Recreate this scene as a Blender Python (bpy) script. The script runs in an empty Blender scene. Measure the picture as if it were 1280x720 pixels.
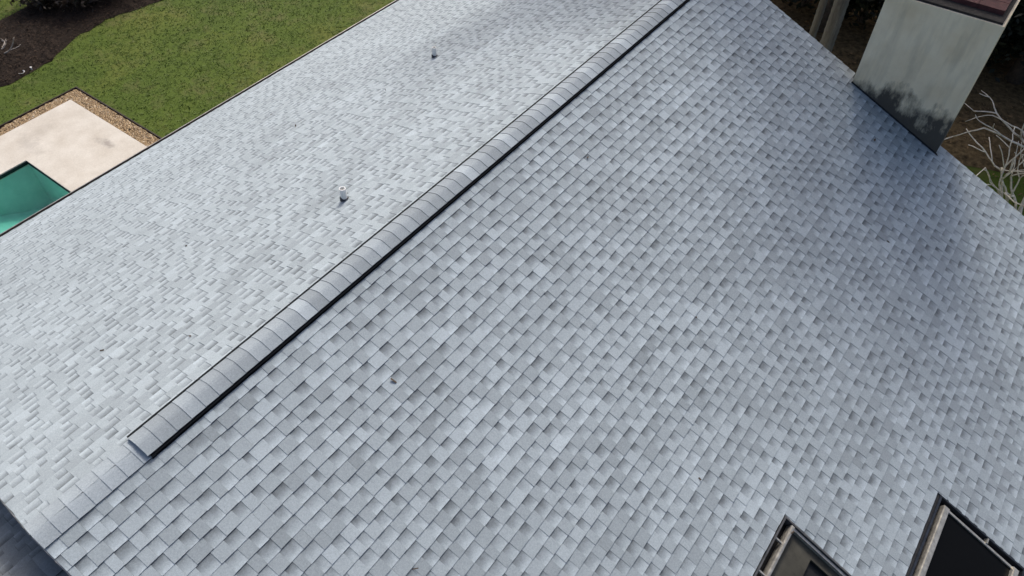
import bpy, math, random
import numpy as np
from mathutils import Matrix, Vector

random.seed(7)
rng = np.random.default_rng(7)
scene = bpy.context.scene
COL = scene.collection

# ------------------------------------------------------------------ camera
CAM = Vector((4.653, 0.396, 5.932))
CF = Vector((-0.3920, 0.5256, -0.7550)).normalized()
CR = Vector((0.8016, 0.5979, -0.0026))
CR = (CR - CF * CR.dot(CF)).normalized()
CU = CR.cross(CF).normalized()
cam_d = bpy.data.cameras.new('camera')
cam = bpy.data.objects.new('camera', cam_d)
COL.objects.link(cam)
M3 = Matrix((CR, CU, -CF)).transposed()
cam.matrix_world = Matrix.Translation(CAM) @ M3.to_4x4()
cam_d.sensor_width = 36.0
cam_d.lens = 26.016
cam_d.clip_end = 2000
cam_d.clip_start = 0.05
scene.camera = cam
FPX = 925.0

# ------------------------------------------------------------------ sky + sun
SUN_ELEV = math.radians(41)
SUN_AZ = math.radians(-25)          # measured from +Y towards +X
world = bpy.data.worlds.new('World')
scene.world = world
world.use_nodes = True
wn = world.node_tree.nodes
bg = wn['Background']
sky = wn.new('ShaderNodeTexSky')
sky.sky_type = 'NISHITA'
sky.sun_disc = False
sky.sun_elevation = SUN_ELEV
sky.sun_rotation = SUN_AZ
sky.air_density = 0.72
sky.dust_density = 5.0
sky.ozone_density = 1.0
world.node_tree.links.new(sky.outputs[0], bg.inputs[0])
bg.inputs[1].default_value = 0.14
sun_d = bpy.data.lights.new('sun', 'SUN')
sun_d.energy = 2.0
sun_d.angle = math.radians(10)
sun_d.color = (1.0, 0.955, 0.89)
sun = bpy.data.objects.new('sun', sun_d)
COL.objects.link(sun)
sdir = Vector((math.sin(SUN_AZ) * math.cos(SUN_ELEV), math.cos(SUN_AZ) * math.cos(SUN_ELEV), math.sin(SUN_ELEV)))
sun.rotation_euler = sdir.to_track_quat('Z', 'Y').to_euler()
scene.view_settings.view_transform = 'Standard'
scene.view_settings.look = 'None'
scene.view_settings.gamma = 1.0
scene.view_settings.exposure = 0.38
scene.cycles.use_denoising = True
scene.cycles.max_bounces = 6
scene.cycles.transparent_max_bounces = 8

# ------------------------------------------------------------------ constants of the place
PT = math.tan(math.radians(23.05))
PC = math.cos(math.radians(23.05))
PS = math.sin(math.radians(23.05))
E = 0.1429                     # shingle exposure
G = -6.4                       # ground level (ridge is zero)
YF = 12.69                     # far rake of the right slope
YL = 15.6                      # far end of the left slope
XL = 8.49                      # left eave distance from ridge (plan)
XR = 9.2                       # right eave

# ------------------------------------------------------------------ helpers
ORG = {}

def link(o, parent=None, origin=(0, 0, 0)):
    COL.objects.link(o)
    origin = Vector(origin)
    ORG[o.name] = origin
    if parent is not None:
        o.parent = parent
        o.location = origin - ORG[parent.name]
    else:
        o.location = origin
    return o

def tag(o, label=None, cat=None, group=None, kind=None):
    if label: o['label'] = label
    if cat: o['category'] = cat
    if group: o['group'] = group
    if kind: o['kind'] = kind
    return o

def empty(name, loc, label=None, cat=None, group=None, parent=None):
    o = bpy.data.objects.new(name, None)
    o.empty_display_size = 0.2
    link(o, parent, loc)
    return tag(o, label, cat, group)

def mesh(name, verts, faces, mat, parent=None, origin=None, cols=None, smooth=False):
    """verts in world coordinates; cols = per corner (rgba) list; one mesh object"""
    v = np.asarray(verts, dtype=float).reshape(-1, 3)
    if origin is None:
        origin = ORG[parent.name] if parent is not None else (0, 0, 0)
    me = bpy.data.meshes.new(name)
    me.from_pydata((v - np.array(tuple(origin))).tolist(), [], faces)
    if cols is not None:
        ca = me.color_attributes.new('sh', 'FLOAT_COLOR', 'CORNER')
        ca.data.foreach_set('color', np.asarray(cols, dtype=np.float32).ravel())
    if smooth:
        me.polygons.foreach_set('use_smooth', [True] * len(me.polygons))
    if mat is not None:
        me.materials.append(mat)
    me.update()
    o = bpy.data.objects.new(name, me)
    return link(o, parent, origin)

class MB:
    def __init__(s):
        s.v = []; s.f = []
    def add(s, verts, faces):
        b = len(s.v)
        s.v += [tuple(p) for p in verts]
        s.f += [tuple(i + b for i in f) for f in faces]
        return s
    def box(s, a, b):
        x0, y0, z0 = a; x1, y1, z1 = b
        return s.add([(x0, y0, z0), (x1, y0, z0), (x1, y1, z0), (x0, y1, z0), (x0, y0, z1), (x1, y0, z1), (x1, y1, z1), (x0, y1, z1)],
                     [(0, 3, 2, 1), (4, 5, 6, 7), (0, 1, 5, 4), (1, 2, 6, 5), (2, 3, 7, 6), (3, 0, 4, 7)])
    def slopebox(s, side, s0, s1, y0, y1, h0, h1, zoff=0.0):
        P = [sp(side, a, y, h, zoff) for h in (h0, h1) for a, y in ((s0, y0), (s1, y0), (s1, y1), (s0, y1))]
        return s.add(P, [(0, 3, 2, 1), (4, 5, 6, 7), (0, 1, 5, 4), (1, 2, 6, 5), (2, 3, 7, 6), (3, 0, 4, 7)])
    def tube(s, pts, rads, n=8, cap=True):
        pts = [Vector(p) for p in pts]
        rings = []
        up = Vector((0, 0, 1))
        for i, p in enumerate(pts):
            d = (pts[min(i + 1, len(pts) - 1)] - pts[max(i - 1, 0)]).normalized()
            a = up if abs(d.z) < 0.9 else Vector((1, 0, 0))
            x = d.cross(a).normalized(); y = x.cross(d).normalized()
            rings.append([p + (x * math.cos(2 * math.pi * k / n) + y * math.sin(2 * math.pi * k / n)) * rads[i] for k in range(n)])
        vs = [q for r in rings for q in r]
        fs = [(i * n + k, i * n + (k + 1) % n, (i + 1) * n + (k + 1) % n, (i + 1) * n + k) for i in range(len(pts) - 1) for k in range(n)]
        if cap:
            fs.append(tuple(range(n - 1, -1, -1))); fs.append(tuple((len(pts) - 1) * n + k for k in range(n)))
        return s.add(vs, fs)
    def build(s, name, mat, parent=None, origin=None, smooth=False):
        return mesh(name, s.v, s.f, mat, parent, origin, None, smooth)

def sp(side, s, y, h=0.0, zoff=0.0):
    """point on a roof slope: s metres down from the ridge, h metres off the surface"""
    if s > 0.6:                       # the deck sags a few millimetres between rafters
        h += 0.004 * math.sin(2.1 * s + 0.6 * side) * math.sin(1.35 * y + 0.7 * s) * min(1, s - .6)
    return (side * (s * PC + h * PS), y, -s * PS + h * PC + zoff)

def project(p):
    d = Vector(p) - CAM
    z = d.dot(CF)
    if z < 0.1: return None
    return (640 + FPX * d.dot(CR) / z, 360 - FPX * d.dot(CU) / z)

# ------------------------------------------------------------------ materials
def mat(name):
    m = bpy.data.materials.new(name); m.use_nodes = True
    nt = m.node_tree
    return m, nt.nodes, nt.links, nt.nodes['Principled BSDF']

def noise(n, l, scale, detail=4, rough=0.55, vec=None, dist=0.0):
    t = n.new('ShaderNodeTexNoise'); t.inputs['Scale'].default_value = scale
    t.inputs['Detail'].default_value = detail; t.inputs['Roughness'].default_value = rough
    t.inputs['Distortion'].default_value = dist
    if vec is None:
        g = n.new('ShaderNodeNewGeometry'); vec = g.outputs['Position']
    l.new(vec, t.inputs['Vector'])
    return t.outputs['Fac']

def ramp(n, l, fac, stops):
    r = n.new('ShaderNodeValToRGB')
    el = r.color_ramp.elements
    while len(el) < len(stops): el.new(0.5)
    for e, (p, c) in zip(el, stops):
        e.position = p
        e.color = (c, c, c, 1) if isinstance(c, (int, float)) else (*c, 1)
    l.new(fac, r.inputs['Fac'])
    return r.outputs['Color']

def mixc(n, l, fac, a, b, mode='MIX'):
    m = n.new('ShaderNodeMix'); m.data_type = 'RGBA'; m.blend_type = mode
    for sock, v in ((m.inputs[0], fac), (m.inputs[6], a), (m.inputs[7], b)):
        if isinstance(v, (int, float)): sock.default_value = v
        elif isinstance(v, tuple): sock.default_value = (*v, 1)
        else: l.new(v, sock)
    return m.outputs[2]

def mth(n, l, op, a, b=None, c=None, clamp=False):
    m = n.new('ShaderNodeMath'); m.operation = op; m.use_clamp = clamp
    for i, v in enumerate((a, b, c)):
        if v is None: continue
        if isinstance(v, (int, float)): m.inputs[i].default_value = v
        else: l.new(v, m.inputs[i])
    return m.outputs[0]

def bump(n, l, p, h, dist=0.01, strength=0.5):
    b = n.new('ShaderNodeBump'); b.inputs['Distance'].default_value = dist; b.inputs['Strength'].default_value = strength
    l.new(h, b.inputs['Height']); l.new(b.outputs[0], p.inputs['Normal'])

def simple(name, col, rough=0.7, scale=8.0, var=0.25, metal=0.0, bumpd=0.0, spec=0.4):
    m, n, l, p = mat(name)
    f = noise(n, l, scale, 5, 0.6)
    lo = tuple(c * (1 - var) for c in col); hi = tuple(min(1, c * (1 + var)) for c in col)
    l.new(ramp(n, l, f, [(0.3, lo), (0.7, hi)]), p.inputs['Base Color'])
    p.inputs['Roughness'].default_value = rough; p.inputs['Metallic'].default_value = metal
    p.inputs['Specular IOR Level'].default_value = spec
    if bumpd: bump(n, l, p, noise(n, l, scale * 4, 4), bumpd, 0.6)
    return m

def shingle_material(name, col, band, contrast=1.0):
    """granulated asphalt shingle; colour attribute: r tint, g printed shadow band strength, b position down the exposure, a cut edge"""
    m, n, l, p = mat(name)
    at = n.new('ShaderNodeAttribute'); at.attribute_name = 'sh'
    sep = n.new('ShaderNodeSeparateColor'); l.new(at.outputs['Color'], sep.inputs[0])
    tint, gap, v = sep.outputs[0], sep.outputs[1], sep.outputs[2]
    nz = noise(n, l, 13, 4, 0.65)
    vv = mth(n, l, 'ADD', v, mth(n, l, 'MULTIPLY', mth(n, l, 'SUBTRACT', nz, 0.5), 0.6))
    dark = mth(n, l, 'POWER', mth(n, l, 'SUBTRACT', 1.0, vv, clamp=True), 0.88)
    dark = mth(n, l, 'MULTIPLY', dark, gap)
    dark = mth(n, l, 'MULTIPLY', dark, ramp(n, l, noise(n, l, 8, 2, 0.5), [(0.3, 0.8), (0.65, 1.12)]))
    base = mixc(n, l, dark, col, band)
    t = n.new('ShaderNodeCombineColor')
    for i in range(3): l.new(tint, t.inputs[i])
    base = mixc(n, l, 1.0, base, t.outputs[0], 'MULTIPLY')
    gran = ramp(n, l, noise(n, l, 230, 2, 0.7), [(0.25, 0.72), (0.75, 1.24)])
    base = mixc(n, l, 1.0, base, gran, 'MULTIPLY')
    med = ramp(n, l, noise(n, l, 55, 4, 0.75), [(0.3, 0.86), (0.7, 1.13)])
    base = mixc(n, l, 1.0, base, med, 'MULTIPLY')
    big = ramp(n, l, noise(n, l, 0.55, 4, 0.6), [(0.3, 0.94), (0.7, 1.05)])
    base = mixc(n, l, 1.0, base, big, 'MULTIPLY')
    base = mixc(n, l, at.outputs['Alpha'], base, (0.018, 0.019, 0.022))
    l.new(base, p.inputs['Base Color'])
    p.inputs['Roughness'].default_value = 0.86
    p.inputs['Specular IOR Level'].default_value = 0.45
    bump(n, l, p, noise(n, l, 260, 3, 0.7), 0.002, 0.6)
    return m

M = {}
M['shingle'] = shingle_material('light_grey_shingle', (0.374, 0.430, 0.460), (0.104, 0.121, 0.133))
M['cap'] = shingle_material('ridge_cap_shingle', (0.315, 0.360, 0.390), (0.215, 0.246, 0.266))
M['dark_shingle'] = shingle_material('lower_roof_shingle', (0.21, 0.232, 0.245), (0.06, 0.067, 0.072))  # darker grey version of the main shingle colours, used on the lower roof
M['felt'] = simple('roofing_felt', (0.03, 0.03, 0.032), 0.9)
M['plastic'] = simple('black_vent_plastic', (0.007, 0.008, 0.010), 0.85, 20, 0.3, spec=0.1)
M['drip'] = simple('weathered_drip_edge', (0.34, 0.33, 0.31), 0.45, 12, 0.25, 0.6)
M['gutter'] = simple('bronze_gutter', (0.10, 0.085, 0.075), 0.45, 6, 0.3, 0.3)
M['wood'] = simple('painted_fascia', (0.45, 0.43, 0.40), 0.6, 6, 0.15)
M['stucco_wall'] = simple('house_stucco', (0.55, 0.53, 0.48), 0.9, 6, 0.12, bumpd=0.004)
M['pvc'] = simple('white_pvc', (0.78, 0.78, 0.76), 0.4, 30, 0.08)
M['boot_shade'] = simple('pipe_boot_contact_shade', (0.06, 0.06, 0.065), 0.6, 30, 0.3)  # pipe boot coloured dark to draw the contact shadow at the pipe base
M['alu'] = simple('weathered_aluminium', (0.42, 0.40, 0.35), 0.4, 18, 0.3, 0.55)
M['flash'] = simple('dark_flashing', (0.035, 0.04, 0.05), 0.45, 12, 0.4, 0.5)
M['grey_flash'] = simple('grey_flashing', (0.10, 0.10, 0.10), 0.5, 12, 0.3, 0.3)
M['olive'] = simple('olive_board', (0.05, 0.047, 0.036), 0.8, 5, 0.35)
M['black'] = simple('dark_interior', (0.008, 0.008, 0.008), 0.7, 5, 0.3)
M['brickred'] = simple('red_clay_cap', (0.085, 0.028, 0.026), 0.8, 9, 0.3, bumpd=0.006)
M['soot'] = simple('sooty_mortar', (0.03, 0.026, 0.022), 0.9, 14, 0.5, bumpd=0.004)

def glass_material():
    m, n, l, p = mat('dark_skylight_glass')
    p.inputs['Base Color'].default_value = (0.004, 0.004, 0.004, 1)
    p.inputs['Roughness'].default_value = 0.3
    p.inputs['Specular IOR Level'].default_value = 0.06
    bump(n, l, p, noise(n, l, 3, 2), 0.01, 0.1)
    return m
M['glass'] = glass_material()

def chimney_material():
    m, n, l, p = mat('stained_white_stucco')
    g = n.new('ShaderNodeNewGeometry'); sx = n.new('ShaderNodeSeparateXYZ'); l.new(g.outputs['Position'], sx.inputs[0])
    x, z = sx.outputs[0], sx.outputs[2]
    base = ramp(n, l, noise(n, l, 2.2, 5, 0.6), [(0.3, (0.76, 0.63, 0.43)), (0.7, (0.88, 0.77, 0.57))])
    # damp grey streaks running down
    mp = n.new('ShaderNodeMapping'); mp.inputs['Scale'].default_value = (5, 5, 0.8); l.new(g.outputs['Position'], mp.inputs[0])
    st = ramp(n, l, noise(n, l, 1.0, 4, 0.6, mp.outputs[0]), [(0.45, 1.0), (0.75, 0.74)])
    base = mixc(n, l, 1.0, base, st, 'MULTIPLY')
    # black mould rising from the roof line: height above the slope
    hgt = mth(n, l, 'ADD', z, mth(n, l, 'MULTIPLY', x, PT))
    lim = mth(n, l, 'MULTIPLY', mth(n, l, 'SUBTRACT', x, 2.15), 0.34)
    mp2 = n.new('ShaderNodeMapping'); mp2.inputs['Scale'].default_value = (8, 8, 3.2); l.new(g.outputs['Position'], mp2.inputs[0])
    n1 = noise(n, l, 1.0, 6, 0.72, mp2.outputs[0])
    n2 = noise(n, l, 2.1, 2, 0.5)
    lim = mth(n, l, 'ADD', lim, mth(n, l, 'MULTIPLY', mth(n, l, 'SUBTRACT', n1, 0.5), 0.75))
    lim = mth(n, l, 'ADD', lim, mth(n, l, 'MULTIPLY', mth(n, l, 'SUBTRACT', n2, 0.5), 1.3))
    msk = mth(n, l, 'MULTIPLY', mth(n, l, 'SUBTRACT', lim, hgt), 3.0)
    msk = ramp(n, l, msk, [(0.0, 0.0), (0.9, 1.0)])
    base = mixc(n, l, mth(n, l, 'MULTIPLY', msk, 0.93), base, (0.03, 0.029, 0.03))
    l.new(base, p.inputs['Base Color'])
    p.inputs['Roughness'].default_value = 0.92
    bump(n, l, p, noise(n, l, 40, 4, 0.7), 0.006, 0.5)
    return m
M['chimney'] = chimney_material()

def lawn_material():
    m, n, l, p = mat('lawn_grass')
    a = ramp(n, l, noise(n, l, 0.35, 4, 0.6), [(0.3, (0.050, 0.080, 0.010)), (0.5, (0.070, 0.106, 0.012)), (0.75, (0.12, 0.132, 0.025))])
    b = ramp(n, l, noise(n, l, 14, 4, 0.75), [(0.25, 0.82), (0.75, 1.14)])
    c = mixc(n, l, 1.0, a, b, 'MULTIPLY')
    dry = ramp(n, l, noise(n, l, 1.3, 5, 0.7), [(0.52, 0.0), (0.72, 0.6)])
    c = mixc(n, l, dry, c, (0.12, 0.105, 0.045))
    l.new(c, p.inputs['Base Color']); p.inputs['Roughness'].default_value = 0.9
    p.inputs['Specular IOR Level'].default_value = 0.2
    bump(n, l, p, noise(n, l, 30, 4, 0.7), 0.02, 0.6)
    return m
M['lawn'] = lawn_material()

def blade_material():
    m, n, l, p = mat('grass_blade')
    a = ramp(n, l, noise(n, l, 5, 4, 0.7), [(0.25, (0.06, 0.10, 0.011)), (0.55, (0.082, 0.128, 0.014)), (0.8, (0.15, 0.15, 0.035))])
    l.new(a, p.inputs['Base Color']); p.inputs['Roughness'].default_value = 0.7
    p.inputs['Specular IOR Level'].default_value = 0.25
    return m
M['blade'] = blade_material()

def soil_material():
    m, n, l, p = mat('dark_mulch')
    a = ramp(n, l, noise(n, l, 9, 6, 0.75), [(0.3, (0.011, 0.008, 0.006)), (0.55, (0.029, 0.021, 0.0165)), (0.78, (0.07, 0.053, 0.042))])
    l.new(a, p.inputs['Base Color']); p.inputs['Roughness'].default_value = 0.95; p.inputs['Specular IOR Level'].default_value = 0.08
    bump(n, l, p, noise(n, l, 22, 5, 0.75), 0.06, 0.9)
    return m
M['mulch'] = soil_material()
M['chip'] = simple('bark_chip', (0.042, 0.028, 0.020), 0.9, 12, 0.7, spec=0.1)

def deck_material():
    m, n, l, p = mat('cream_travertine')
    a = ramp(n, l, noise(n, l, 1.6, 6, 0.62), [(0.3, (0.48, 0.432, 0.362)), (0.6, (0.58, 0.54, 0.47)), (0.8, (0.63, 0.592, 0.525))])
    f = ramp(n, l, noise(n, l, 26, 4, 0.7), [(0.3, 0.88), (0.7, 1.06)])
    c = mixc(n, l, 1.0, a, f, 'MULTIPLY')
    # damp patches
    g = n.new('ShaderNodeNewGeometry')
    for (cx, cy, rx, ry, k) in ((-13.45, 6.6, 0.42, 0.17, 0.8), (-14.95, 5.35, 0.75, 0.30, 0.34), (-15.3, 5.9, 0.35, 0.5, 0.2)):
        mp = n.new('ShaderNodeMapping'); mp.vector_type = 'POINT'
        mp.inputs['Location'].default_value = (-cx / rx, -cy / ry, 0); mp.inputs['Scale'].default_value = (1 / rx, 1 / ry, 0)
        l.new(g.outputs['Position'], mp.inputs[0])
        ln = n.new('ShaderNodeVectorMath'); ln.operation = 'LENGTH'; l.new(mp.outputs[0], ln.inputs[0])
        d = mth(n, l, 'ADD', ln.outputs['Value'], mth(n, l, 'MULTIPLY', mth(n, l, 'SUBTRACT', noise(n, l, 4.5, 5, 0.7), 0.5), 2.4))
        k_ = ramp(n, l, d, [(0.2, k), (1.0, 0.0)])
        c = mixc(n, l, k_, c, (0.27, 0.24, 0.21))
    l.new(c, p.inputs['Base Color']); p.inputs['Roughness'].default_value = 0.75
    bump(n, l, p, noise(n, l, 40, 4, 0.7), 0.004, 0.5)
    return m
M['deck'] = deck_material()

def basin_material():
    m, n, l, p = mat('pool_plaster')
    a = ramp(n, l, noise(n, l, 0.9, 5, 0.6), [(0.3, (0.30, 0.64, 0.56)), (0.7, (0.62, 0.86, 0.79))])
    l.new(a, p.inputs['Base Color']); p.inputs['Roughness'].default_value = 0.7
    return m
M['basin'] = basin_material()
M['poolline'] = simple('waterline_tile', (0.015, 0.028, 0.026), 0.7, 20, 0.4)

def water_material():
    m, n, l, p = mat('pool_water')
    n.remove(p)
    out = [k for k in n if k.type == 'OUTPUT_MATERIAL'][0]
    tr = n.new('ShaderNodeBsdfTransparent'); tr.inputs[0].default_value = (0.66, 1.0, 0.92, 1)
    gl = n.new('ShaderNodeBsdfGlossy'); gl.inputs['Roughness'].default_value = 0.04
    fr = n.new('ShaderNodeFresnel'); fr.inputs['IOR'].default_value = 1.33
    b = n.new('ShaderNodeBump'); b.inputs['Distance'].default_value = 0.02; b.inputs['Strength'].default_value = 0.35
    l.new(noise(n, l, 3.5, 3, 0.6), b.inputs['Height'])
    l.new(b.outputs[0], gl.inputs['Normal']); l.new(b.outputs[0], fr.inputs['Normal'])
    mx = n.new('ShaderNodeMixShader')
    l.new(fr.outputs[0], mx.inputs[0]); l.new(tr.outputs[0], mx.inputs[1]); l.new(gl.outputs[0], mx.inputs[2])
    l.new(mx.outputs[0], out.inputs['Surface'])
    return m
M['water'] = water_material()

def pebble_material():
    m, n, l, p = mat('brown_pebble')
    oi = n.new('ShaderNodeAttribute'); oi.attribute_name = 'sh'
    sep = n.new('ShaderNodeSeparateColor'); l.new(oi.outputs['Color'], sep.inputs[0])
    c = ramp(n, l, sep.outputs[0], [(0.0, (0.14, 0.085, 0.04)), (0.4, (0.33, 0.225, 0.115)), (0.75, (0.47, 0.34, 0.19)), (1.0, (0.55, 0.46, 0.34))])
    l.new(c, p.inputs['Base Color']); p.inputs['Roughness'].default_value = 0.8
    return m
M['pebble'] = pebble_material()

def leaf_material(name, lo, mid, hi, rough=0.55):
    m, n, l, p = mat(name)
    at = n.new('ShaderNodeAttribute'); at.attribute_name = 'sh'
    sep = n.new('ShaderNodeSeparateColor'); l.new(at.outputs['Color'], sep.inputs[0])
    c = ramp(n, l, sep.outputs[0], [(0.0, lo), (0.55, mid), (1.0, hi)])
    l.new(c, p.inputs['Base Color']); p.inputs['Roughness'].default_value = rough
    p.inputs['Specular IOR Level'].default_value = 0.3
    return m
M['leaf'] = leaf_material('tree_leaf', (0.02, 0.035, 0.01), (0.04, 0.065, 0.015), (0.075, 0.10, 0.025))
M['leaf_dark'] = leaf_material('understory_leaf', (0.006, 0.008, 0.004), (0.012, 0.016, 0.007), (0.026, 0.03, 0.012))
M['leaf_red'] = leaf_material('maroon_leaf', (0.018, 0.012, 0.009), (0.035, 0.024, 0.016), (0.06, 0.05, 0.028))
M['frond'] = leaf_material('palm_frond', (0.03, 0.05, 0.015), (0.05, 0.08, 0.02), (0.09, 0.11, 0.03))
M['bark'] = simple('tree_bark', (0.07, 0.06, 0.05), 0.95, 10, 0.4, bumpd=0.02)

def palm_trunk_material():
    m, n, l, p = mat('grey_palm_trunk')
    g = n.new('ShaderNodeNewGeometry')
    mp = n.new('ShaderNodeMapping'); mp.inputs['Scale'].default_value = (14, 14, 1.6); l.new(g.outputs['Position'], mp.inputs[0])
    a = ramp(n, l, noise(n, l, 1.0, 5, 0.7, mp.outputs[0]), [(0.3, (0.085, 0.08, 0.066)), (0.7, (0.19, 0.18, 0.155))])
    l.new(a, p.inputs['Base Color']); p.inputs['Roughness'].default_value = 0.9
    bump(n, l, p, noise(n, l, 1.5, 4, 0.7, mp.outputs[0]), 0.03, 0.7)
    return m
M['palm'] = palm_trunk_material()
M['twig'] = simple('pale_bare_bark', (0.74, 0.69, 0.60), 0.8, 14, 0.3)
M['twig_grey'] = simple('grey_bare_bark', (0.34, 0.30, 0.26), 0.85, 14, 0.3)
M['ceramic'] = simple('white_ceramic', (0.72, 0.70, 0.66), 0.35, 10, 0.1)

# ------------------------------------------------------------------ ground, pool, paving
POOL = (-14.44, -11.2, -2.0, 4.965)     # x0 x1 y0 y1
DECK = (-15.95, -8.0, -7.0, 7.17)
GRAV = (-16.38, -8.0, -7.4, 7.60)
def sheet_with_hole(outer, hole, z):
    X0, X1, Y0, Y1 = outer; x0, x1, y0, y1 = hole
    v = [(X0, Y0, z), (X1, Y0, z), (X1, Y1, z), (X0, Y1, z), (x0, y0, z), (x1, y0, z), (x1, y1, z), (x0, y1, z)]
    return v, [(0, 1, 5, 4), (1, 2, 6, 5), (2, 3, 7, 6), (3, 0, 4, 7)]
v, f = sheet_with_hole((-400, 400, -400, 400), POOL, G)
tag(mesh('ground', v, f, M['lawn']), kind='structure')

def ring_prism(outer, hole, z0, z1):
    X0, X1, Y0, Y1 = outer; x0, x1, y0, y1 = hole
    v = []
    for z in (z0, z1):
        v += [(X0, Y0, z), (X1, Y0, z), (X1, Y1, z), (X0, Y1, z), (x0, y0, z), (x1, y0, z), (x1, y1, z), (x0, y1, z)]
    f = []
    for a, b in ((0, 1), (1, 2), (2, 3), (3, 0)):
        f.append((8 + a, 8 + b, 12 + b, 12 + a))
        f.append((a, b, 8 + b, 8 + a))
        f.append((4 + b, 4 + a, 12 + a, 12 + b))
    return v, f
v, f = ring_prism(DECK, POOL, G - 0.1, G + 0.05)
tag(mesh('pool_deck', v, f, M['deck']), kind='structure')
# pool basin: walls, shallow sun shelf, deep floor
x0, x1, y0, y1 = POOL
b = MB()
b.add([(x0, y0, G - 0.1), (x1, y0, G - 0.1), (x1, y1, G - 0.1), (x0, y1, G - 0.1),
       (x0, y0, G - 1.7), (x1, y0, G - 1.7), (x1, y1, G - 1.7), (x0, y1, G - 1.7)],
      [(0, 1, 5, 4), (1, 2, 6, 5), (2, 3, 7, 6), (3, 0, 4, 7), (4, 5, 6, 7)])
xa, xb = x0 + .003, x1 - .003
for (ya, za, yb, zb) in ((y0 + .01, .28, 2.3, .30), (2.3, .30, 4.3, 1.25), (4.3, 1.25, y1 - .003, 1.5)):
    b.add([(xa, ya, G - za), (xb, ya, G - za), (xb, yb, G - zb), (xa, yb, G - zb)], [(0, 1, 2, 3)])
tag(b.build('pool_basin', M['basin']), kind='structure')
b = MB()
t = 0.012
for a, c in (((x0, y0, 0), (x0 + t, y1, 0)), ((x1 - t, y0, 0), (x1, y1, 0)), ((x0 + t, y1 - t, 0), (x1 - t, y1, 0)), ((x0 + t, y0, 0), (x1 - t, y0 + t, 0))):
    b.box((a[0], a[1], G - 0.07), (c[0], c[1], G + 0.02))
tag(b.build('waterline_tile_band', M['poolline']), kind='structure')
tag(mesh('pool_water', [(x0 + t, y0 + t, G - 0.02), (x1 - t, y0 + t, G - 0.02), (x1 - t, y1 - t, G - 0.02), (x0 + t, y1 - t, G - 0.02)], [(0, 1, 2, 3)], M['water']), kind='structure')

# gravel strip bed and pebbles
v, f = sheet_with_hole(GRAV, (DECK[0] + .01, DECK[1] - .01, DECK[2] + .01, DECK[3] - .01), G + 0.006)
tag(mesh('gravel_bed', v, f, M['mulch']), kind='structure')
ico_v = []
for k in range(5): ico_v.append((math.cos(k * 1.2566), math.sin(k * 1.2566), 0.0))
ico_v += [(0, 0, 1.0), (0, 0, -0.4)]
ico_v = np.array(ico_v)
ico_f = [(k, (k + 1) % 5, 5) for k in range(5)]
def pebbles(name, spots, size, matl, flat=0.6, tone=None):
    n = len(spots)
    V = np.zeros((n, 6, 3)); base = ico_v[:6]
    for i in range(n):
        s = size * rng.uniform(0.6, 1.45) * np.array([rng.uniform(.8, 1.4), rng.uniform(.7, 1.0), flat])
        a = rng.uniform(0, 6.28); c, q = math.cos(a), math.sin(a)
        w = (base + rng.normal(0, .12, base.shape)) * s
        V[i] = np.stack([w[:, 0] * c - w[:, 1] * q, w[:, 0] * q + w[:, 1] * c, w[:, 2]], 1) + spots[i]
    F = [tuple(np.array(fc) + 6 * i) for i in range(n) for fc in ico_f]
    tn = np.clip(rng.normal(0.5, 0.25, n), 0, 1)
    C = np.repeat(tn, 15)
    cols = np.stack([C, C, C, np.ones_like(C)], 1)
    return mesh(name, V.reshape(-1, 3), [tuple(int(k) for k in fc) for fc in F], matl, cols=cols)
sp_ = []
for _ in range(5200):
    if rng.random() < 0.56:
        x = rng.uniform(-16.33, -11.5); y = rng.uniform(7.19, 7.57)
    else:
        x = rng.uniform(-16.35, -15.97); y = rng.uniform(3.5, 7.55)
    sp_.append((x, y, G + 0.012))
tag(pebbles('gravel', sp_, 0.030, M['pebble']), 'brown pebbles in the strip between pool paving and lawn', 'gravel', kind='stuff')
# thin steel edging between gravel and lawn
b = MB()
b.box((-16.42, -7.4, G - 0.02), (-16.385, 7.64, G + 0.045))
b.box((-16.385, 7.605, G - 0.02), (-8.0, 7.64, G + 0.045))
tag(b.build('lawn_edging', simple('rusty_edging', (0.03, 0.02, 0.015), 0.8, 10, 0.4)), 'thin rusty brown edging between the pebble strip and the lawn', 'edging')

# mulch bed with curved lawn edge
edge = [(-17.7, 3.0), (-18.1, 5.4), (-18.2, 6.3), (-18.15, 7.28), (-18.37, 8.13), (-18.67, 8.63), (-19.0, 9.4), (-19.02, 10.0), (-18.99, 10.52), (-18.86, 11.6), (-18.68, 12.3), (-18.3, 14.0), (-18.2, 17)]
def smooth(pts, it=2):
    for _ in range(it):
        o = [pts[0]]
        for a, c in zip(pts[:-1], pts[1:]):
            o += [(a[0] * .75 + c[0] * .25, a[1] * .75 + c[1] * .25), (a[0] * .25 + c[0] * .75, a[1] * .25 + c[1] * .75)]
        o.append(pts[-1]); pts = o
    return pts
edge = [(x + rng.normal(0, .06), y) for x, y in smooth(edge)]
back = smooth([(-22.4, 3.0), (-21.9, 7.0), (-21.75, 9.0), (-22.6, 11), (-23.4, 14), (-23.4, 17)])
n_ = 60
def resample(p, n):
    ys = np.linspace(3.0, 17.0, n); a = np.array(p)
    return np.interp(ys, a[:, 1], a[:, 0]), ys
ex, ys = resample(edge, n_); bx, _ = resample(back, n_)
v = []; f = []
NC = 16
for i in range(n_):
    for j in range(NC):
        k = j / (NC - 1)
        v.append((ex[i] * (1 - k) + bx[i] * k, ys[i], G + 0.012 + 0.10 * math.sin(math.pi * k) ** .6 + (rng.normal(0, .02) if 0 < j < NC - 1 else 0)))
for i in range(n_ - 1):
    for j in range(NC - 1):
        a = i * NC + j; f.append((a, a + NC, a + NC + 1, a + 1))
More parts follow.
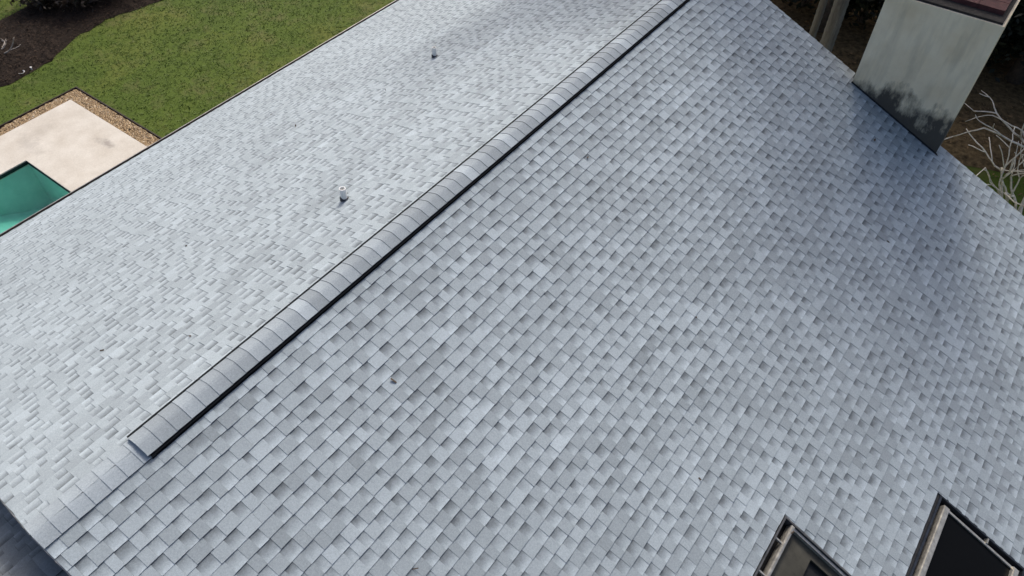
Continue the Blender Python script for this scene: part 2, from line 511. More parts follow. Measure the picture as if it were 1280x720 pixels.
tag(mesh('mulch_bed', v, f, M['mulch']), kind='structure')
def flakes(name, spots, size, matl):
    n = len(spots)
    V = np.zeros((n, 4, 3))
    for i in range(n):
        a = rng.uniform(0, 6.28); L = size * rng.uniform(.5, 1.6); w = size * rng.uniform(.2, .5)
        d = np.array([math.cos(a), math.sin(a), rng.normal(0, .25)]); e = np.array([-math.sin(a), math.cos(a), rng.normal(0, .5)])
        c = np.array(spots[i])
        V[i] = [c - d * L - e * w, c + d * L - e * w, c + d * L + e * w, c - d * L + e * w]
    return mesh(name, V.reshape(-1, 3), [(4 * i, 4 * i + 1, 4 * i + 2, 4 * i + 3) for i in range(n)], matl)
sp_ = []
for _ in range(5000):
    i = rng.integers(0, n_); k = rng.random()
    sp_.append((ex[i] * (1 - k) + bx[i] * k, ys[i] + rng.normal(0, .12), G + 0.05 + 0.10 * math.sin(math.pi * k) ** .6))
tag(flakes('bark_mulch', sp_, 0.028, M['chip']), 'loose dark bark mulch lying in the planting bed', 'mulch', kind='stuff')

# grass tufts on the lawn that the photograph shows
def in_bed(x, y):
    return np.interp(y, ys, bx) < x < np.interp(y, ys, ex) - .02 if 3 < y < 17 else False
bl_v = []; bl_f = []
def add_tuft(x, y, k=3, h=0.028):
    for _ in range(k):
        a = rng.uniform(0, 6.28); hh = h * rng.uniform(.5, 1.4); w = 0.012
        dx, dy = math.cos(a), math.sin(a); lx, ly = rng.normal(0, .04, 2)
        b0 = len(bl_v); px = x + rng.normal(0, .03); py = y + rng.normal(0, .03)
        bl_v.extend([(px - dx * w, py - dy * w, G), (px + dx * w, py + dy * w, G), (px + lx, py + ly, G + hh)])
        bl_f.append((b0, b0 + 1, b0 + 2))
cnt = 0
while cnt < 14000:
    x = rng.uniform(-24, -9.5); y = rng.uniform(4.5, 17)
    if in_bed(x, y): continue
    if x > -16.44 and y < 7.66: continue
    p_ = project((x, y, G))
    if p_ is None or not (-30 < p_[0] < 530 and -30 < p_[1] < 230): continue
    add_tuft(x, y); cnt += 1
for _ in range(3000):
    x = rng.uniform(3, 10); y = rng.uniform(14.5, 20.5); add_tuft(x, y)
tag(mesh('grass', bl_v, bl_f, M['blade']), 'short green blades growing over the lawn', 'grass', kind='stuff')

# ------------------------------------------------------------------ the house
house = empty('house', (0.3, 6.3, G), 'gable roofed house with light grey asphalt shingles and black edged ridge vent', 'house')

# openings for the skylights: (s0, s1, y0, y1) on the right slope
SKY = [(5.45, 6.75, 3.55, 5.11), (7.065, 8.4, 5.15, 6.895)]

def cells(s_list, y_list, holes):
    out = []
    for a, c in zip(s_list[:-1], s_list[1:]):
        for d, e in zip(y_list[:-1], y_list[1:]):
            m1, m2 = (a + c) / 2, (d + e) / 2
            if any(h[0] < m1 < h[1] and h[2] < m2 < h[3] for h in holes): continue
            out.append((a, c, d, e))
    return out
SR = XR / PC; SL = XL / PC
b = MB()
for (a, c, d, e) in cells(sorted({0.06, SR} | {h[i] for h in SKY for i in (0, 1)}), sorted({0.02, YF - .02} | {h[i] for h in SKY for i in (2, 3)}), SKY):
    b.slopebox(1, a, c, d, e, -0.034, -0.012)
b.slopebox(-1, 0.06, SL - .01, 0.02, YL - .02, -0.034, -0.012)
roof = b.build('roof', M['felt'], house)

PIECES = []     # (polys verts, faces, cols, key)
def piece(side, s0, s1, y0, y1, tooth, tint, gap, zoff=0.0, vmax=1.0):
    hb = (0.0112 if tooth else 0.0080) + random.uniform(-.001, .0016)
    ht = (0.0032 if tooth else 0.0003)
    lo = s1 + random.uniform(-.0025, .0025)
    g = 0.0008 if tooth else 0.0
    y0 += g; y1 -= g
    w = [random.uniform(-.0012, .0012) for _ in range(2)]
    V = [sp(side, s0, y0, ht, zoff), sp(side, lo + w[0], y0, hb, zoff), sp(side, lo + w[1], y1, hb, zoff), sp(side, s0, y1, ht, zoff),
         sp(side, s0, y0, -.002, zoff), sp(side, lo + w[0], y0, -.001, zoff), sp(side, lo + w[1], y1, -.001, zoff), sp(side, s0, y1, -.002, zoff)]
    F = [(0, 1, 2, 3), (1, 5, 6, 2), (0, 4, 5, 1), (3, 2, 6, 7)]
    if side < 0: F = [tuple(reversed(q)) for q in F]
    C = []
    for k, q in enumerate(F):
        for i in q:
            if k == 0: C.append((tint, gap, 0.0 if i in (0, 3) else vmax, 0.0))
            elif k == 1: C.append((tint, 0, 1, 0.85))
            else: C.append((tint * .85, 0, 1, 0.18))
    return V, F, C

def courses(side, smax, y0, y1, holes=(), zoff=0.0, start=0, amp=1.0, var=1.0, vmax=1.0):
    out = []
    k = start
    while k * E < smax - 0.02:
        s0, s1 = k * E, min((k + 1) * E, smax)
        spans = [(y0, y1)]
        for h in holes:
            if s1 > h[0] + .045 and s0 < h[1] - .045:
                ns = []
                for a, c in spans:
                    if h[3] <= a or h[2] >= c: ns.append((a, c)); continue
                    if h[2] > a: ns.append((a, h[2]))
                    if h[3] < c: ns.append((h[3], c))
                spans = ns
        ct = random.gauss(1, .018)
        for a, c in spans:
            y = a - random.uniform(0, .2); tooth = random.random() < .5
            shade = random.gauss(1, .05)
            run = 0
            while y < c:
                w = random.choice((.095, .11, .125, .14, .155, .175)) if tooth else random.choice((.075, .095, .11, .125, .14, .16))
                e = min(y + w, c); d = max(y, a)
                if c - e < .03: e = c
                if e - d > .012:
                    if tooth:
                        tint = ct * shade * (1 + var * (random.choice((.76, .80, .83, .87, .91, .98)) - 1)) ; gap = random.uniform(0, .10)
                    else:
                        tint = ct * shade * random.uniform(1.08, 1.22) * (1 if vmax == 1 else .90); gap = random.uniform(.62, 1.08)
                    out.append(piece(side, s0, s1, d, e, tooth, tint, gap * amp, zoff, vmax))
                y = e if e < c else c + 1
                run += 1
                if tooth and random.random() < .05: tooth = True; shade = random.gauss(1, .05)
                else: tooth = not tooth
                if run % 6 == 0: shade = random.gauss(1, .05)
        k += 1
    return out

def screen_area(V):
    pts = [project(p) for p in V[:4]]
    if any(p is None for p in pts): return 0
    cx = sum(p[0] for p in pts) / 4; cy = sum(p[1] for p in pts) / 4
    if not (0 <= cx <= 1280 and 0 <= cy <= 720): return 0
    a = 0
    for (xa, ya), (xb, yb) in zip(pts, pts[1:] + pts[:1]): a += xa * yb - xb * ya
    return abs(a) / 2

ALL = []
ALL += [('r', q) for q in courses(1, SR, 0.0, YF, SKY)]
ALL += [('l', q) for q in courses(-1, SL, 0.0, YL, amp=.98, var=.7, vmax=1.18)]
LOW_Z = -0.42
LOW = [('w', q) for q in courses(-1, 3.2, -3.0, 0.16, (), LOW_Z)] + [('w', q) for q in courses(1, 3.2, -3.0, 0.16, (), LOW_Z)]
b = MB()
b.slopebox(1, 0.05, 3.2, -2.98, 0.14, -0.03, -0.004, LOW_Z)
b.slopebox(-1, 0.05, 3.2, -2.98, 0.14, -0.03, -0.004, LOW_Z)
low_roof = b.build('lower_roof', M['felt'], house)
low_roof['label'] = 'lower porch roof in darker grey shingles'

lm = [(screen_area(q[0]), t, q) for t, q in ALL + LOW]
lm.sort(key=lambda k: -k[0])
def join(items, name, matl, parent):
    V = []; F = []; C = []
    for _, _, (v_, f_, c_) in items:
        b0 = len(V); V += v_; F += [tuple(i + b0 for i in q) for q in f_]; C += c_
    return mesh(name, V, F, matl, parent, None, C)
single, rest = lm[:300], lm[300:]
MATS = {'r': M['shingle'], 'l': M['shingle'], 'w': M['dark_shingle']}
for _, t_, (v_, f_, c_) in single:
    o_ = tuple(np.mean(np.array(v_[:4]), axis=0))
    mesh('shingle', v_, f_, MATS[t_], low_roof if t_ == 'w' else roof, o_, c_)
tag(join([k for k in rest if k[1] != 'w'], 'shingle_field', M['shingle'], roof), kind='stuff')
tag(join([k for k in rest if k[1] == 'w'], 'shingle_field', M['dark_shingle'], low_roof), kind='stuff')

# ridge caps: folded shingles, each lapping over the one before
def cap_piece(y0, y1, lift, w, tint, round_=0.03, near=0.005, drop=.001):
    prof = []
    for t_ in (-1, -.72, -.45, -.2, 0, .2, .45, .72, 1):
        x = t_ * w
        z = -math.sqrt((x * PT) ** 2 + round_ ** 2) + round_
        prof.append((x, z + lift - .006))
    V = []; 
    for (y, h) in ((y0, near), (y1 + .012, 0.0)):
        for x, z in prof: V.append((x, y, z + h))
    for x, z in prof: V.append((x, y0 + (.004 if drop > .01 else 0), z - drop))
    n = len(prof)
    F = [(i, i + 1, n + i + 1, n + i) for i in range(n - 1)]
    C = []
    for q in F:
        for i in q: C.append((tint, .35, 0.0 if i >= n else 1.0, 0))
    for i in range(n - 1):
        F.append((2 * n + i, 2 * n + i + 1, i + 1, i)); C += [(tint * (.8 if drop < .01 else 1.15), 0, 1, .6 if drop < .01 else .05)] * 4
    # long edges
    for i, flip in ((0, 1), (n - 1, 0)):
        b0 = len(V); V += [(V[i][0], V[i][1], V[i][2] - .008), (V[n + i][0], V[n + i][1], V[n + i][2] - .008)]
        q = (i, n + i, b0 + 1, b0)
        F.append(q if flip else tuple(reversed(q))); C += [(tint, 0, 1, .85)] * 4
    return V, F, C
RC = 0.159; YS = 1.016
WV = 0.150
b = MB()
# vent body: black louvred core with a flange lying on each slope
for sd in (1, -1):
    b.slopebox(sd, 0.0, (WV + (.004 if sd > 0 else .02)) / PC, YS + .02, YF + .005, 0.010, 0.034)
    if sd < 0: b.slopebox(sd, (WV - .012) / PC, (WV + .033) / PC, YS + .006, YF + .006, 0.026, 0.0395)
    b.slopebox(sd, 0.10, (WV + .018) / PC if sd > 0 else (WV + .05) / PC, YS + .015, YF + .004, 0.002, 0.0098)
vent = b.build('ridge_vent', M['plastic'], house)
k = 0; y = YS
while y < YF - .05:
    y1 = min(y + RC, YF)
    tint = random.choice((.82, .86, .90, .93, .97, 1.02, 1.2)) * random.gauss(1, .02)
    V, F, C = cap_piece(y, y1, 0.040, WV, tint, .018, .005, .036 if k == 0 else .001)
    mesh('ridge_cap', V, F, M['cap'], vent, (0, y, 0.04), C)
    y += RC; k += 1
y = 0.0
while y < YS - .01:
    V, F, C = cap_piece(y, min(y + RC, YS + .05), 0.004, 0.160, random.uniform(.98, 1.12), .022)
    mesh('ridge_cap', V, F, M['cap'], roof, (0, y, 0.01), C)
    y += RC
y = YF
while y < YL - .05:
    V, F, C = cap_piece(y, min(y + RC, YL), 0.016, 0.150, random.uniform(.9, 1.1), .022)
    mesh('ridge_cap', V, F, M['cap'], roof, (0, y, 0.01), C)
    y += RC
y = -3.0
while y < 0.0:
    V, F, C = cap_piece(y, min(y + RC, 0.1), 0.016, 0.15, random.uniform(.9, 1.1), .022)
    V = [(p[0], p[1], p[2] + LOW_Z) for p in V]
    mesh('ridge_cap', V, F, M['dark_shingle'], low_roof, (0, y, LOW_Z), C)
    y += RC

# drip edges, fascia and gutter
def drip(name, side, s0, s1, ya, yb):
    b = MB(); b.slopebox(side, s0, s1, ya, yb, -.045, -.0025)
    return b.build(name, M['drip'], house)
drip('drip_edge', 1, 0.02, SR, YF - .003, YF + .012)
drip('drip_edge', 1, 0.02, SR, -.010, .002)
drip('drip_edge', -1, 0.02, SL, -.010, .002)
drip('drip_edge', -1, 0.02, SL, YL - .002, YL + .012)
for side, s1, ya, yb in ((1, SR, YF - .06, YF - .02), (1, SR, .02, .06), (-1, SL, .02, .06), (-1, SL, YL - .06, YL - .02)):
    b = MB(); b.slopebox(side, 0.02, s1 - .02, ya, yb, -.22, -.035); b.build('fascia', M['wood'], house)
# left gutter (K profile) under the eave
def gutter(side, se, ya, yb):
    ex_, _, ez = sp(side, se, 0)
    b = MB()
    prof = [(-.02, -.012), (-.02, -.11), (.075, -.11), (.105, -.05), (.105, -.022), (.118, -.022), (.118, -.055), (.085, -.118), (-.026, -.118), (-.026, -.012)]
    v = []
    for y in (ya, yb): v += [(ex_ + side * px, y, ez + pz) for px, pz in prof]
    n = len(prof)
    fs = [(i, (i + 1) % n, n + (i + 1) % n, n + i) for i in range(n)]
    b.add(v, fs)
    g_ = b.build('gutter', M['gutter'], house)
    b = MB(); b.box((min(ex_ + side * .104, ex_ + side * .120), ya, ez - .0215), (max(ex_ + side * .104, ex_ + side * .120), yb, ez - .014))
    b.build('lip', M['drip'], g_)
gutter(-1, SL, 0.0, YL)
gutter(1, SR, 0.0, YF)
b = MB(); b.box((-XL + .02, 0.05, -XL * PT - .22), (-XL + .05, YL - .05, -XL * PT - .04)); b.build('fascia', M['wood'], house)
b = MB(); b.box((XR - .05, 0.05, -XR * PT - .22), (XR - .02, YF - .05, -XR * PT - .04)); b.build('fascia', M['wood'], house)
# walls
wl, wr = -XL + .6, XR - .6
def gable_wall(y, x_a, x_b):
    pts = [(x_a, G), (x_b, G), (x_b, -abs(x_b) * PT - .05)]
    if x_a < 0 < x_b: pts.append((0, -.06))
    pts.append((x_a, -abs(x_a) * PT - .05))
    n = len(pts)
    v = [(x, y - .08, z) for x, z in pts] + [(x, y + .08, z) for x, z in pts]
    return v, [tuple(range(n)), tuple(range(2 * n - 1, n - 1, -1))] + [(i, n + i, n + (i + 1) % n, (i + 1) % n) for i in range(n)]
for y, xa, xb in ((0.45, wl, wr), (YF - .45, 0.0, wr), (YL - .45, wl, -.02)):
    v, f = gable_wall(y, xa, xb); mesh('wall', v, f, M['stucco_wall'], house)
b = MB(); b.box((wl, .531, G), (wl + .15, YL - .531, wl * PT - .05)); b.build('wall', M['stucco_wall'], house)
b = MB(); b.box((wr - .15, .531, G), (wr, YF - .531, -wr * PT - .05)); b.build('wall', M['stucco_wall'], house)
b = MB(); b.box((-.15, YF - .30, G), (-.001, YL - .54, -.10)); b.build('wall', M['stucco_wall'], house)
# porch walls below the lower roof
b = MB(); b.box((-2.6, -2.6, G), (2.6, .35, -3.0 * PS + LOW_Z - .25)); b.build('porch_wall', M['stucco_wall'], house)

# ------------------------------------------------------------------ chimney (built into the gable)
CX0, CX1, CY0, CY1, CZ = 2.815, 4.475, 12.41, 13.45, 0.385
b = MB(); b.box((CX0, CY0, G), (CX1, CY1, CZ)); chim = b.build('chimney', M['chimney'], house)
b = MB(); b.box((CX0 + .035, CY0 + .035, CZ - .02), (CX1 - .035, CY1 - .035, CZ + .035)); b.build('mortar_crown', M['soot'], chim)
for i in range(4):
    for j in range(3):
        bx0 = CX0 + .10 + i * .368; by0 = CY0 + .25 + j * .262
        b = MB(); b.box((bx0, by0, CZ + .03), (bx0 + .361, by0 + .255, CZ + .105 + random.uniform(-.004, .004))); b.build('cap_brick', M['brickred'], chim)
b = MB()
s_a, s_b = CX0 / PC, CX1 / PC
b.slopebox(1, s_a - .02, s_b + .04, CY0 - .016, CY0 + .005, 0.012, 0.018)
b.slopebox(1, s_a - .02, s_b + .02, CY0 - .004, CY0 + .004, 0.018, 0.030)
b.build('flashing', M['flash'], chim)

# ------------------------------------------------------------------ vent pipes on the left slope
def vent_pipe(x, y, h, r):
    z = -x * PT; z = -abs(x) * PT
    o = empty('vent_pipe', (x, y, z), parent=house)
    b = MB()
    n = 20; v = []
    for (rr, zz) in ((r, -.06), (r, h), (r * .76, h), (r * .76, -.05)):
        v += [(x + rr * math.cos(6.28319 * k / n), y + rr * math.sin(6.28319 * k / n), z + zz) for k in range(n)]
    f = [(j * n + k, j * n + (k + 1) % n, (j + 1) * n + (k + 1) % n, (j + 1) * n + k) for j in range(3) for k in range(n)]
    b.add(v, f); b.build('pipe', M['pvc'], o)
    b = MB(); v = []
    for (rr, hh) in ((.062, .012), (.06, .019), (r * 1.3, .028), (r * 1.12, .055), (r * 1.02, .058)):
        for k in range(n):
            a = 6.28319 * k / n; ds, dy = rr * math.cos(a), rr * math.sin(a)
            q = sp(-1, abs(x) / PC + ds, y + dy, hh); v.append(q)
    f = [(j * n + (k + 1) % n, j * n + k, (j + 1) * n + k, (j + 1) * n + (k + 1) % n) for j in range(4) for k in range(n)]
    b.add(v, f); b.build('pipe_boot', M['boot_shade'], o, smooth=True)
vent_pipe(-1.386, 4.856, 0.20, 0.042)
vent_pipe(-3.801, 9.35, 0.20, 0.040)

# ------------------------------------------------------------------ skylights on the right slope
def skylight(rect, olive):
    s0, s1, y0, y1 = rect
    o = empty('skylight', sp(1, (s0 + s1) / 2, (y0 + y1) / 2), parent=house)
    # flashing pan lining the opening
    b = MB(); t_ = .02; lipo = .002 if olive else .012
    for (a, c, d, e) in ((s0 - lipo, s0 + t_, y0 - .03, y1 + lipo), (s1 - t_, s1 + .03, y0 - .03, y1 + lipo)):
        b.slopebox(1, a, c, d, e, -.14, .004)
    for (d, e) in ((y0 - .03, y0 + t_), (y1 - t_, y1 + lipo)):
        b.slopebox(1, s0 + t_, s1 - t_, d, e, -.14, .0045)
    b.build('flashing', M['grey_flash'] if olive else M['flash'], o)
    # aluminium curb frame, set a hand's width inside the opening
    g = .115 if olive else .075; gy = .03 if olive else .09; w = .045 if olive else .085; hz = .0 if olive else .012
    fr = empty('frame', sp(1, (s0 + s1) / 2, (y0 + y1) / 2), parent=o)
    for i, (a, c, d, e) in enumerate(((s0 + g, s0 + g + w, y0 + gy, y1 - gy), (s1 - g - w, s1 - g, y0 + gy, y1 - gy),
                         (s0 + g + w, s1 - g - w, y1 - gy - .03, y1 - gy), (s0 + g + w, s1 - g - w, y0 + gy, y0 + gy + .03))):
        b = MB(); b.slopebox(1, a, c, d, e, -.10, hz - (.02 if i > 1 else 0))
        b.slopebox(1, a + .012, c - .012, d + .012, e - .012, hz - .025, hz + .008 - (.02 if i > 1 else 0)) if i < 2 else None
        b.build('frame_bar', M['alu'], o)
    bpy.data.objects.remove(fr)
    # gutter of the pan: dark gap around the frame
    b = MB(); b.slopebox(1, s0 + t_, s1 - t_, y0 + t_, y1 - t_, -.16, -.12); b.build('pan', M['black'], o)
    a, c, d, e = s0 + g + w, s1 - g - w, y0 + gy + .03, y1 - gy - .03
    if olive:
        # olive interior board with a black opening
        b = MB()
        for q in ((a, a + .36, d, e), (c - .1, c, d, e)): b.slopebox(1, *q, -.095, -.07)
        for q in ((a + .36, c - .1, e - .10, e), (a + .36, c - .1, d, d + .1)): b.slopebox(1, *q, -.094, -.07)
        b.build('inner_board', M['olive'], o)
        for yy in (y1 - .30, y1 - .75, y1 - 1.2):
            b = MB(); b.slopebox(1, s0 + t_, s0 + g, yy, yy + .018, -.05, -.01); b.build('bracket', M['alu'], o)
    else:
        b = MB(); b.slopebox(1, a, c, d, e, -.05, -.03); b.build('pane', M['glass'], o)
        for yy in (y1 - .09,):
            b = MB(); b.slopebox(1, s0 + .75, s0 + .768, yy, yy + .07, -.05, .012); b.build('bracket', M['alu'], o)
    return o
skylight(SKY[0], True)
skylight(SKY[1], False)

# ------------------------------------------------------------------ vegetation
def leaf_mesh(name, centers, size, matl, parent=None, up=0.35, shade=None, narrow=.5):
    c = np.asarray(centers); n = len(c)
    d = rng.normal(0, 1, (n, 3)); d[:, 2] *= .6; d /= np.linalg.norm(d, axis=1)[:, None]
    nn = rng.normal(0, 1, (n, 3)); nn[:, 2] = np.abs(nn[:, 2]) + up
    e = np.cross(nn, d); e /= np.linalg.norm(e, axis=1)[:, None] + 1e-9
    L = (size * rng.uniform(.6, 1.4, n))[:, None]; w = L * narrow
    V = np.stack([c - d * L, c - e * w + d * L * .1, c + d * L, c + e * w + d * L * .1], 1).reshape(-1, 3)
    F = np.arange(n * 4).reshape(-1, 4)
    t_ = np.clip(rng.normal(.5, .22, n) + (0 if shade is None else shade), 0, 1)
    C = np.repeat(t_, 4); cols = np.stack([C, C, C, np.ones_like(C)], 1)
    return mesh(name, V, [tuple(int(i) for i in r) for r in F], matl, parent, None, cols)

def clumps(center, radii, ncl, per, spread, hollow=.35):
    u = rng.normal(0, 1, (ncl, 3)); u /= np.linalg.norm(u, axis=1)[:, None]
    r = rng.uniform(hollow, 1, ncl) ** .6
    cc = np.array(center) + u * r[:, None] * np.array(radii)
    s = rng.uniform(.6, 1.3, ncl)
    p = np.repeat(cc, per, 0) + rng.normal(0, 1, (ncl * per, 3)) * spread * np.repeat(s, per)[:, None] * np.array([1, 1, .7])
    sh = np.repeat(rng.normal(0, .14, ncl), per)
    return p, sh, cc

def broadleaf(base, height, crown_c, crown_r, ncl, per, label, leaf=.14, spread=.5, matl='leaf'):
    o = empty('broadleaf_tree', base, label, 'tree', 'shade trees behind the chimney')
    b = MB(); base = Vector(base); cc = Vector(crown_c)
    fork = base + Vector((0, 0, height * .42))
    b.tube([base, base + Vector((.06, .03, height * .2)), fork], [.26, .21, .17], 10)
    p, sh, cl = clumps(crown_c, crown_r, ncl, per, spread)
    for q in cl[:12]:
        m_ = fork.lerp(Vector(q), .5) + Vector((0, 0, .3)); b.tube([fork - Vector((0, 0, .2)), m_, Vector(q)], [.11, .07, .025], 6)
    b.build('trunk', M['bark'], o, smooth=True)
    leaf_mesh('crown', p, leaf, M[matl], o, shade=sh)
    return o
broadleaf((-0.4, 23.4, G), 9, (-0.9, 18.0, 6.1), (2.5, 1.8, 1.6), 15, 90, 'tall broadleaf tree rising behind the palm trunks')
broadleaf((5.2, 24.0, G), 9, (1.3, 18.2, 5.6), (1.9, 1.6, 1.4), 10, 90, 'tall broadleaf tree rising behind the chimney')
broadleaf((-5.6, 20.5, G), 10, (-6.0, 18.2, 5.7), (2.3, 1.4, 1.2), 12, 100, 'tall broadleaf tree beyond the far end of the roof')
broadleaf((3.2, 31.5, G), 9, (3.2, 28.6, 2.2), (8.0, 4.4, 3.0), 180, 150, 'dense broadleaf tree at the back of the shaded garden')

def bush(base, r, h, label, matl='leaf_dark', ncl=44, per=110, leaf=.12, group='dark understory shrubs', name='shrub'):
    o = empty(name, base, label, 'shrub', group)
    b = MB(); base_v = Vector(base)
    p, sh, cl = clumps((base[0], base[1], base[2] + h * .55), (r, r, h * .5), ncl, per, .2 * r + .06, .1)
    p[:, 2] = np.maximum(p[:, 2], G + .02)
    for q in cl[:9]:
        b.tube([base_v, base_v.lerp(Vector(q), .5) + Vector((0, 0, .1)), Vector(q)], [.04, .025, .01], 5)
    b.build('stems', M['bark'], o)
    leaf_mesh('foliage', p, leaf, M[matl], o, shade=sh)
    return o
spots = [(-3.4, 24.0, 1.4, 3.2), (-1.4, 24.4, 1.4, 3.4), (0.5, 24.6, 1.35, 3.3), (2.3, 24.6, 1.35, 3.4), (4.2, 24.7, 1.35, 3.3), (6.1, 24.5, 1.4, 3.3),
         (-2.4, 27.0, 1.8, 4.4), (0.6, 27.2, 1.8, 4.4), (3.4, 27.4, 1.8, 4.6), (6.2, 27.4, 1.8, 4.4), (4.6, 30.4, 2.0, 5), (8.4, 25.5, 1.7, 3.8)]
words = ['at the far left end of the hedge line', 'left of the palm trunks', 'directly behind the palm trunks', 'between palm trunks and chimney', 'just right of the chimney', 'behind the bare white branches',
         'in the back row at the left', 'in the back row behind the palms', 'in the back row behind the chimney', 'in the back row right of the chimney', 'at the very back of the garden', 'at the far right of the garden']
for (x, y, r, h), wd in zip(spots, words):
    bush((x, y, G), r, h, 'dark shaded evergreen shrub ' + wd)

# shaded planting bed with leaf litter behind the gable
v = []; f = []; nx, ny = 28, 22
for j in range(ny):
    for i in range(nx):
        x = -9 + 22 * i / (nx - 1); y0_ = 19.7 + .35 * math.sin(x * .9) + .2 * math.sin(x * 2.3)
        y = y0_ + (38 - y0_) * (j / (ny - 1)) ** 1.3
        v.append((x, y, G + .012 + (.07 + rng.normal(0, .02) if 0 < j < ny - 1 and 0 < i < nx - 1 else 0)))
for j in range(ny - 1):
    for i in range(nx - 1):
        a = j * nx + i; f.append((a, a + 1, a + nx + 1, a + nx))
tag(mesh('shaded_bed', v, f, simple('brown_leafy_soil', (0.11, 0.078, 0.04), .95, 7, .6, bumpd=.03, spec=.1)), kind='structure')
sp_ = [(rng.uniform(-5, 10), 19.8 + abs(rng.normal(0, 2.4)), G + .10) for _ in range(3800)] + [(rng.uniform(3, 9), rng.uniform(15, 20.8), G + .04) for _ in range(700)]
tag(flakes('leaf_litter', sp_, 0.034, simple('dry_leaf', (0.15, 0.095, 0.045), .9, 9, .6)), 'brown fallen leaves covering the shaded bed', 'leaf litter', kind='stuff')

# bare pale branched shrub right of the chimney
def branching(b, p, d, L, r, depth, tips):
    pts = [p]; rr = [r]; q = Vector(p); dd = Vector(d)
    for i in range(5):
        dd = (dd + Vector((random.gauss(0, .13), random.gauss(0, .13), random.gauss(.015, .11)))).normalized()
        if q.z < G + .3: dd.z = abs(dd.z)
        q = q + dd * L / 5; pts.append(q.copy()); rr.append(r * (1 - .07 * (i + 1)) * random.uniform(.93, 1.07))
    b.tube(pts, rr, 6)
    if depth == 0: tips.append(q); return
    for k in range(random.choice((1, 2, 2, 2, 3))):
        a = Vector((random.gauss(0, 1), random.gauss(0, 1), random.gauss(.05, .55))).normalized()
        nd = (dd * 1.0 + a * random.uniform(.45, 1.0)).normalized()
        branching(b, pts[random.choice((3, 5, 5))], nd, L * random.uniform(.5, 1.0), r * random.uniform(.58, .74), depth - 1, tips)
def bare_shrub(base, dirs, L, r, depth, label, group=None, m_='twig'):
    o = empty('bare_shrub', base, label, 'shrub', group)
    b = MB(); tips = []
    for d in dirs: branching(b, Vector(base), Vector(d).normalized(), L * random.uniform(.8, 1.2), r, depth, tips)
    b.build('branches', M[m_], o, smooth=True)
    return o
random.seed(41)
bare_shrub((6.75, 17.5, G), [(-1, .1, 1.0), (-.8, .5, 1.1), (-.5, .2, 1.3), (-1, .5, .7), (.4, -.2, .9), (-.9, -.15, 1.2), (-.7, .9, .9), (-1, .3, 1.1)], 1.15, .040, 3, 'leafless pale branched shrub beside the chimney, over the shaded lawn')
random.seed(8)
bare_shrub((6.9, 20.2, G), [(-.9, -.3, .9), (-.9, .2, 1.1), (.3, -.5, .8), (-.8, -.7, 1.0), (-1, -.5, .7)], 1.15, .038, 3, 'leafless pale shrub behind the other bare branches, nearer the dark hedge')
# palms
def palm(base, h, r, label, seed):
    random.seed(seed)
    o = empty('palm_tree', base, label, 'palm', 'grey palm trunks behind the roof')
    b = MB(); pts = []; rr = []
    n = int(h / .16)
    for i in range(n + 1):
        z = h * i / n
        for dz, k in ((0, 1.0), (.05, .93)):
            pts.append((base[0] + .05 * math.sin(z * .5), base[1] + .04 * math.sin(z * .4), base[2] + z + dz)); rr.append(r * k * (1.15 - .2 * i / n) * random.uniform(.985, 1.015))
    b.tube(pts, rr, 16); b.build('trunk', M['palm'], o, smooth=True)
    top = Vector(pts[-1])
    for k in range(15):
        a = 6.283 * k / 15 + random.uniform(-.15, .15); el = random.uniform(-.1, .9)
        d = Vector((math.cos(a) * math.cos(el), math.sin(a) * math.cos(el), math.sin(el)))
        L = random.uniform(2.1, 2.7); q = top.copy(); mb = MB(); path = [q.copy()]
        for i in range(9):
            d = (d + Vector((0, 0, -.13))).normalized(); q = q + d * L / 9; path.append(q.copy())
        mb.tube(path, [.03 - .0025 * i for i in range(10)], 5)
        side = d.cross(Vector((0, 0, 1))).normalized()
        for i in range(1, 10):
            for j in range(3):
                p_ = path[i - 1].lerp(path[i], j / 3)
                for sg in (-1, 1):
                    e = p_ + side * sg * .5 * (1 - abs(i - 4) / 9) + Vector((0, 0, -.16)) + d * .2
                    t_ = (path[i] - path[i - 1]).normalized() * .022
                    mb.add([p_ - t_, p_ + t_, e], [(0, 1, 2)])
        fm = mesh('frond', mb.v, mb.f, M['frond'], o, None, [(random.uniform(.3, .7),) * 3 + (1,)] * sum(len(q_) for q_ in mb.f))
palm((1.12, 17.5, G), 8.6, .155, 'thick grey ringed palm trunk nearest the chimney', 3)
palm((0.62, 18.0, G), 9.6, .085, 'slim grey palm trunk left of the thick palm', 4)
random.seed(11)

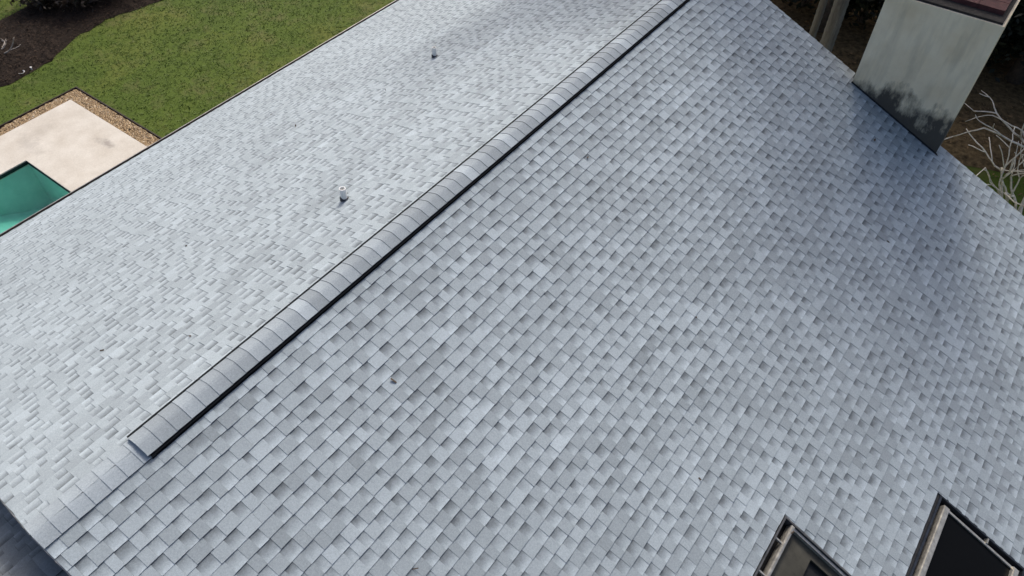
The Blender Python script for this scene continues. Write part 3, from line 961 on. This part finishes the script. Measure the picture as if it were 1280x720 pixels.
# shrubs and small things in the mulch bed on the left
bush((-21.6, 9.75, G), .75, 1.0, 'low dark reddish shrub at the back of the mulch bed, left one', 'leaf_red', 18, 110, .07, 'shrubs in the mulch bed')
bush((-20.4, 10.6, G), .85, 1.2, 'low dark reddish shrub at the back of the mulch bed, right one', 'leaf_red', 20, 110, .07, 'shrubs in the mulch bed')
bush((-20.9, 12.2, G), 1.0, 1.6, 'dark shrub beyond the mulch bed at the top of the lawn', 'leaf_dark', 22, 110, .08, 'shrubs in the mulch bed')
random.seed(9)
bare_shrub((-19.75, 7.2, G), [(.7, .3, .5), (-.6, .5, .5), (.1, -.7, .5), (-.3, -.2, .8)], .42, .026, 2, 'small leafless twiggy shrub in the dark mulch bed', m_='twig_grey')
# shallow white dish on the mulch
n = 24; v = []; cx, cy = -18.34, 7.08
for (r_, z_) in ((.055, .0), (.09, .03), (.098, .042), (.09, .042), (.05, .014)):
    v += [(cx + r_ * math.cos(6.28319 * k / n), cy + r_ * math.sin(6.28319 * k / n), G + .03 + z_) for k in range(n)]
f = [(j * n + k, j * n + (k + 1) % n, (j + 1) * n + (k + 1) % n, (j + 1) * n + k) for j in range(4) for k in range(n)] + [tuple(4 * n + k for k in range(n))]
tag(mesh('dish', v, f, M['ceramic'], None, (cx, cy, G + .03)), 'small shallow white dish lying on the dark mulch near the lawn', 'dish')
b = MB(); cx, cy = -18.31, 7.37
b.tube([(cx, cy, G), (cx, cy, G + .07), (cx + .005, cy, G + .10)], [.022, .022, .030], 10)
tag(b.build('sprinkler_head', M['ceramic'], None, (cx, cy, G)), 'tiny white sprinkler head beside the shallow white dish', 'sprinkler')

# a few dry leaves and bits caught on the roof
sp_ = []
for px in ((5.6, 5.0, 1), (6.0, 8.2, 1), (1.2, 3.1, 1), (3.3, 6.4, 1), (2.6, 1.9, 1), (4.9, 9.9, 1), (3.9, 11.6, 1), (0.9, 7.2, 1), (4.4, 4.7, 1),
           (2.2, 1.6, -1), (3.4, 3.4, -1), (1.1, 2.2, -1), (5.2, 6.7, -1), (4.1, 8.0, -1), (6.6, 7.1, -1)):
    sp_.append(sp(px[2], px[0], px[1], .018))
tag(flakes('leaf_debris', sp_, 0.022, simple('dry_leaf_bit', (0.07, 0.05, 0.035), .9, 9, .5)), 'tiny dry leaf bits scattered on the shingles', 'leaf debris', kind='stuff')
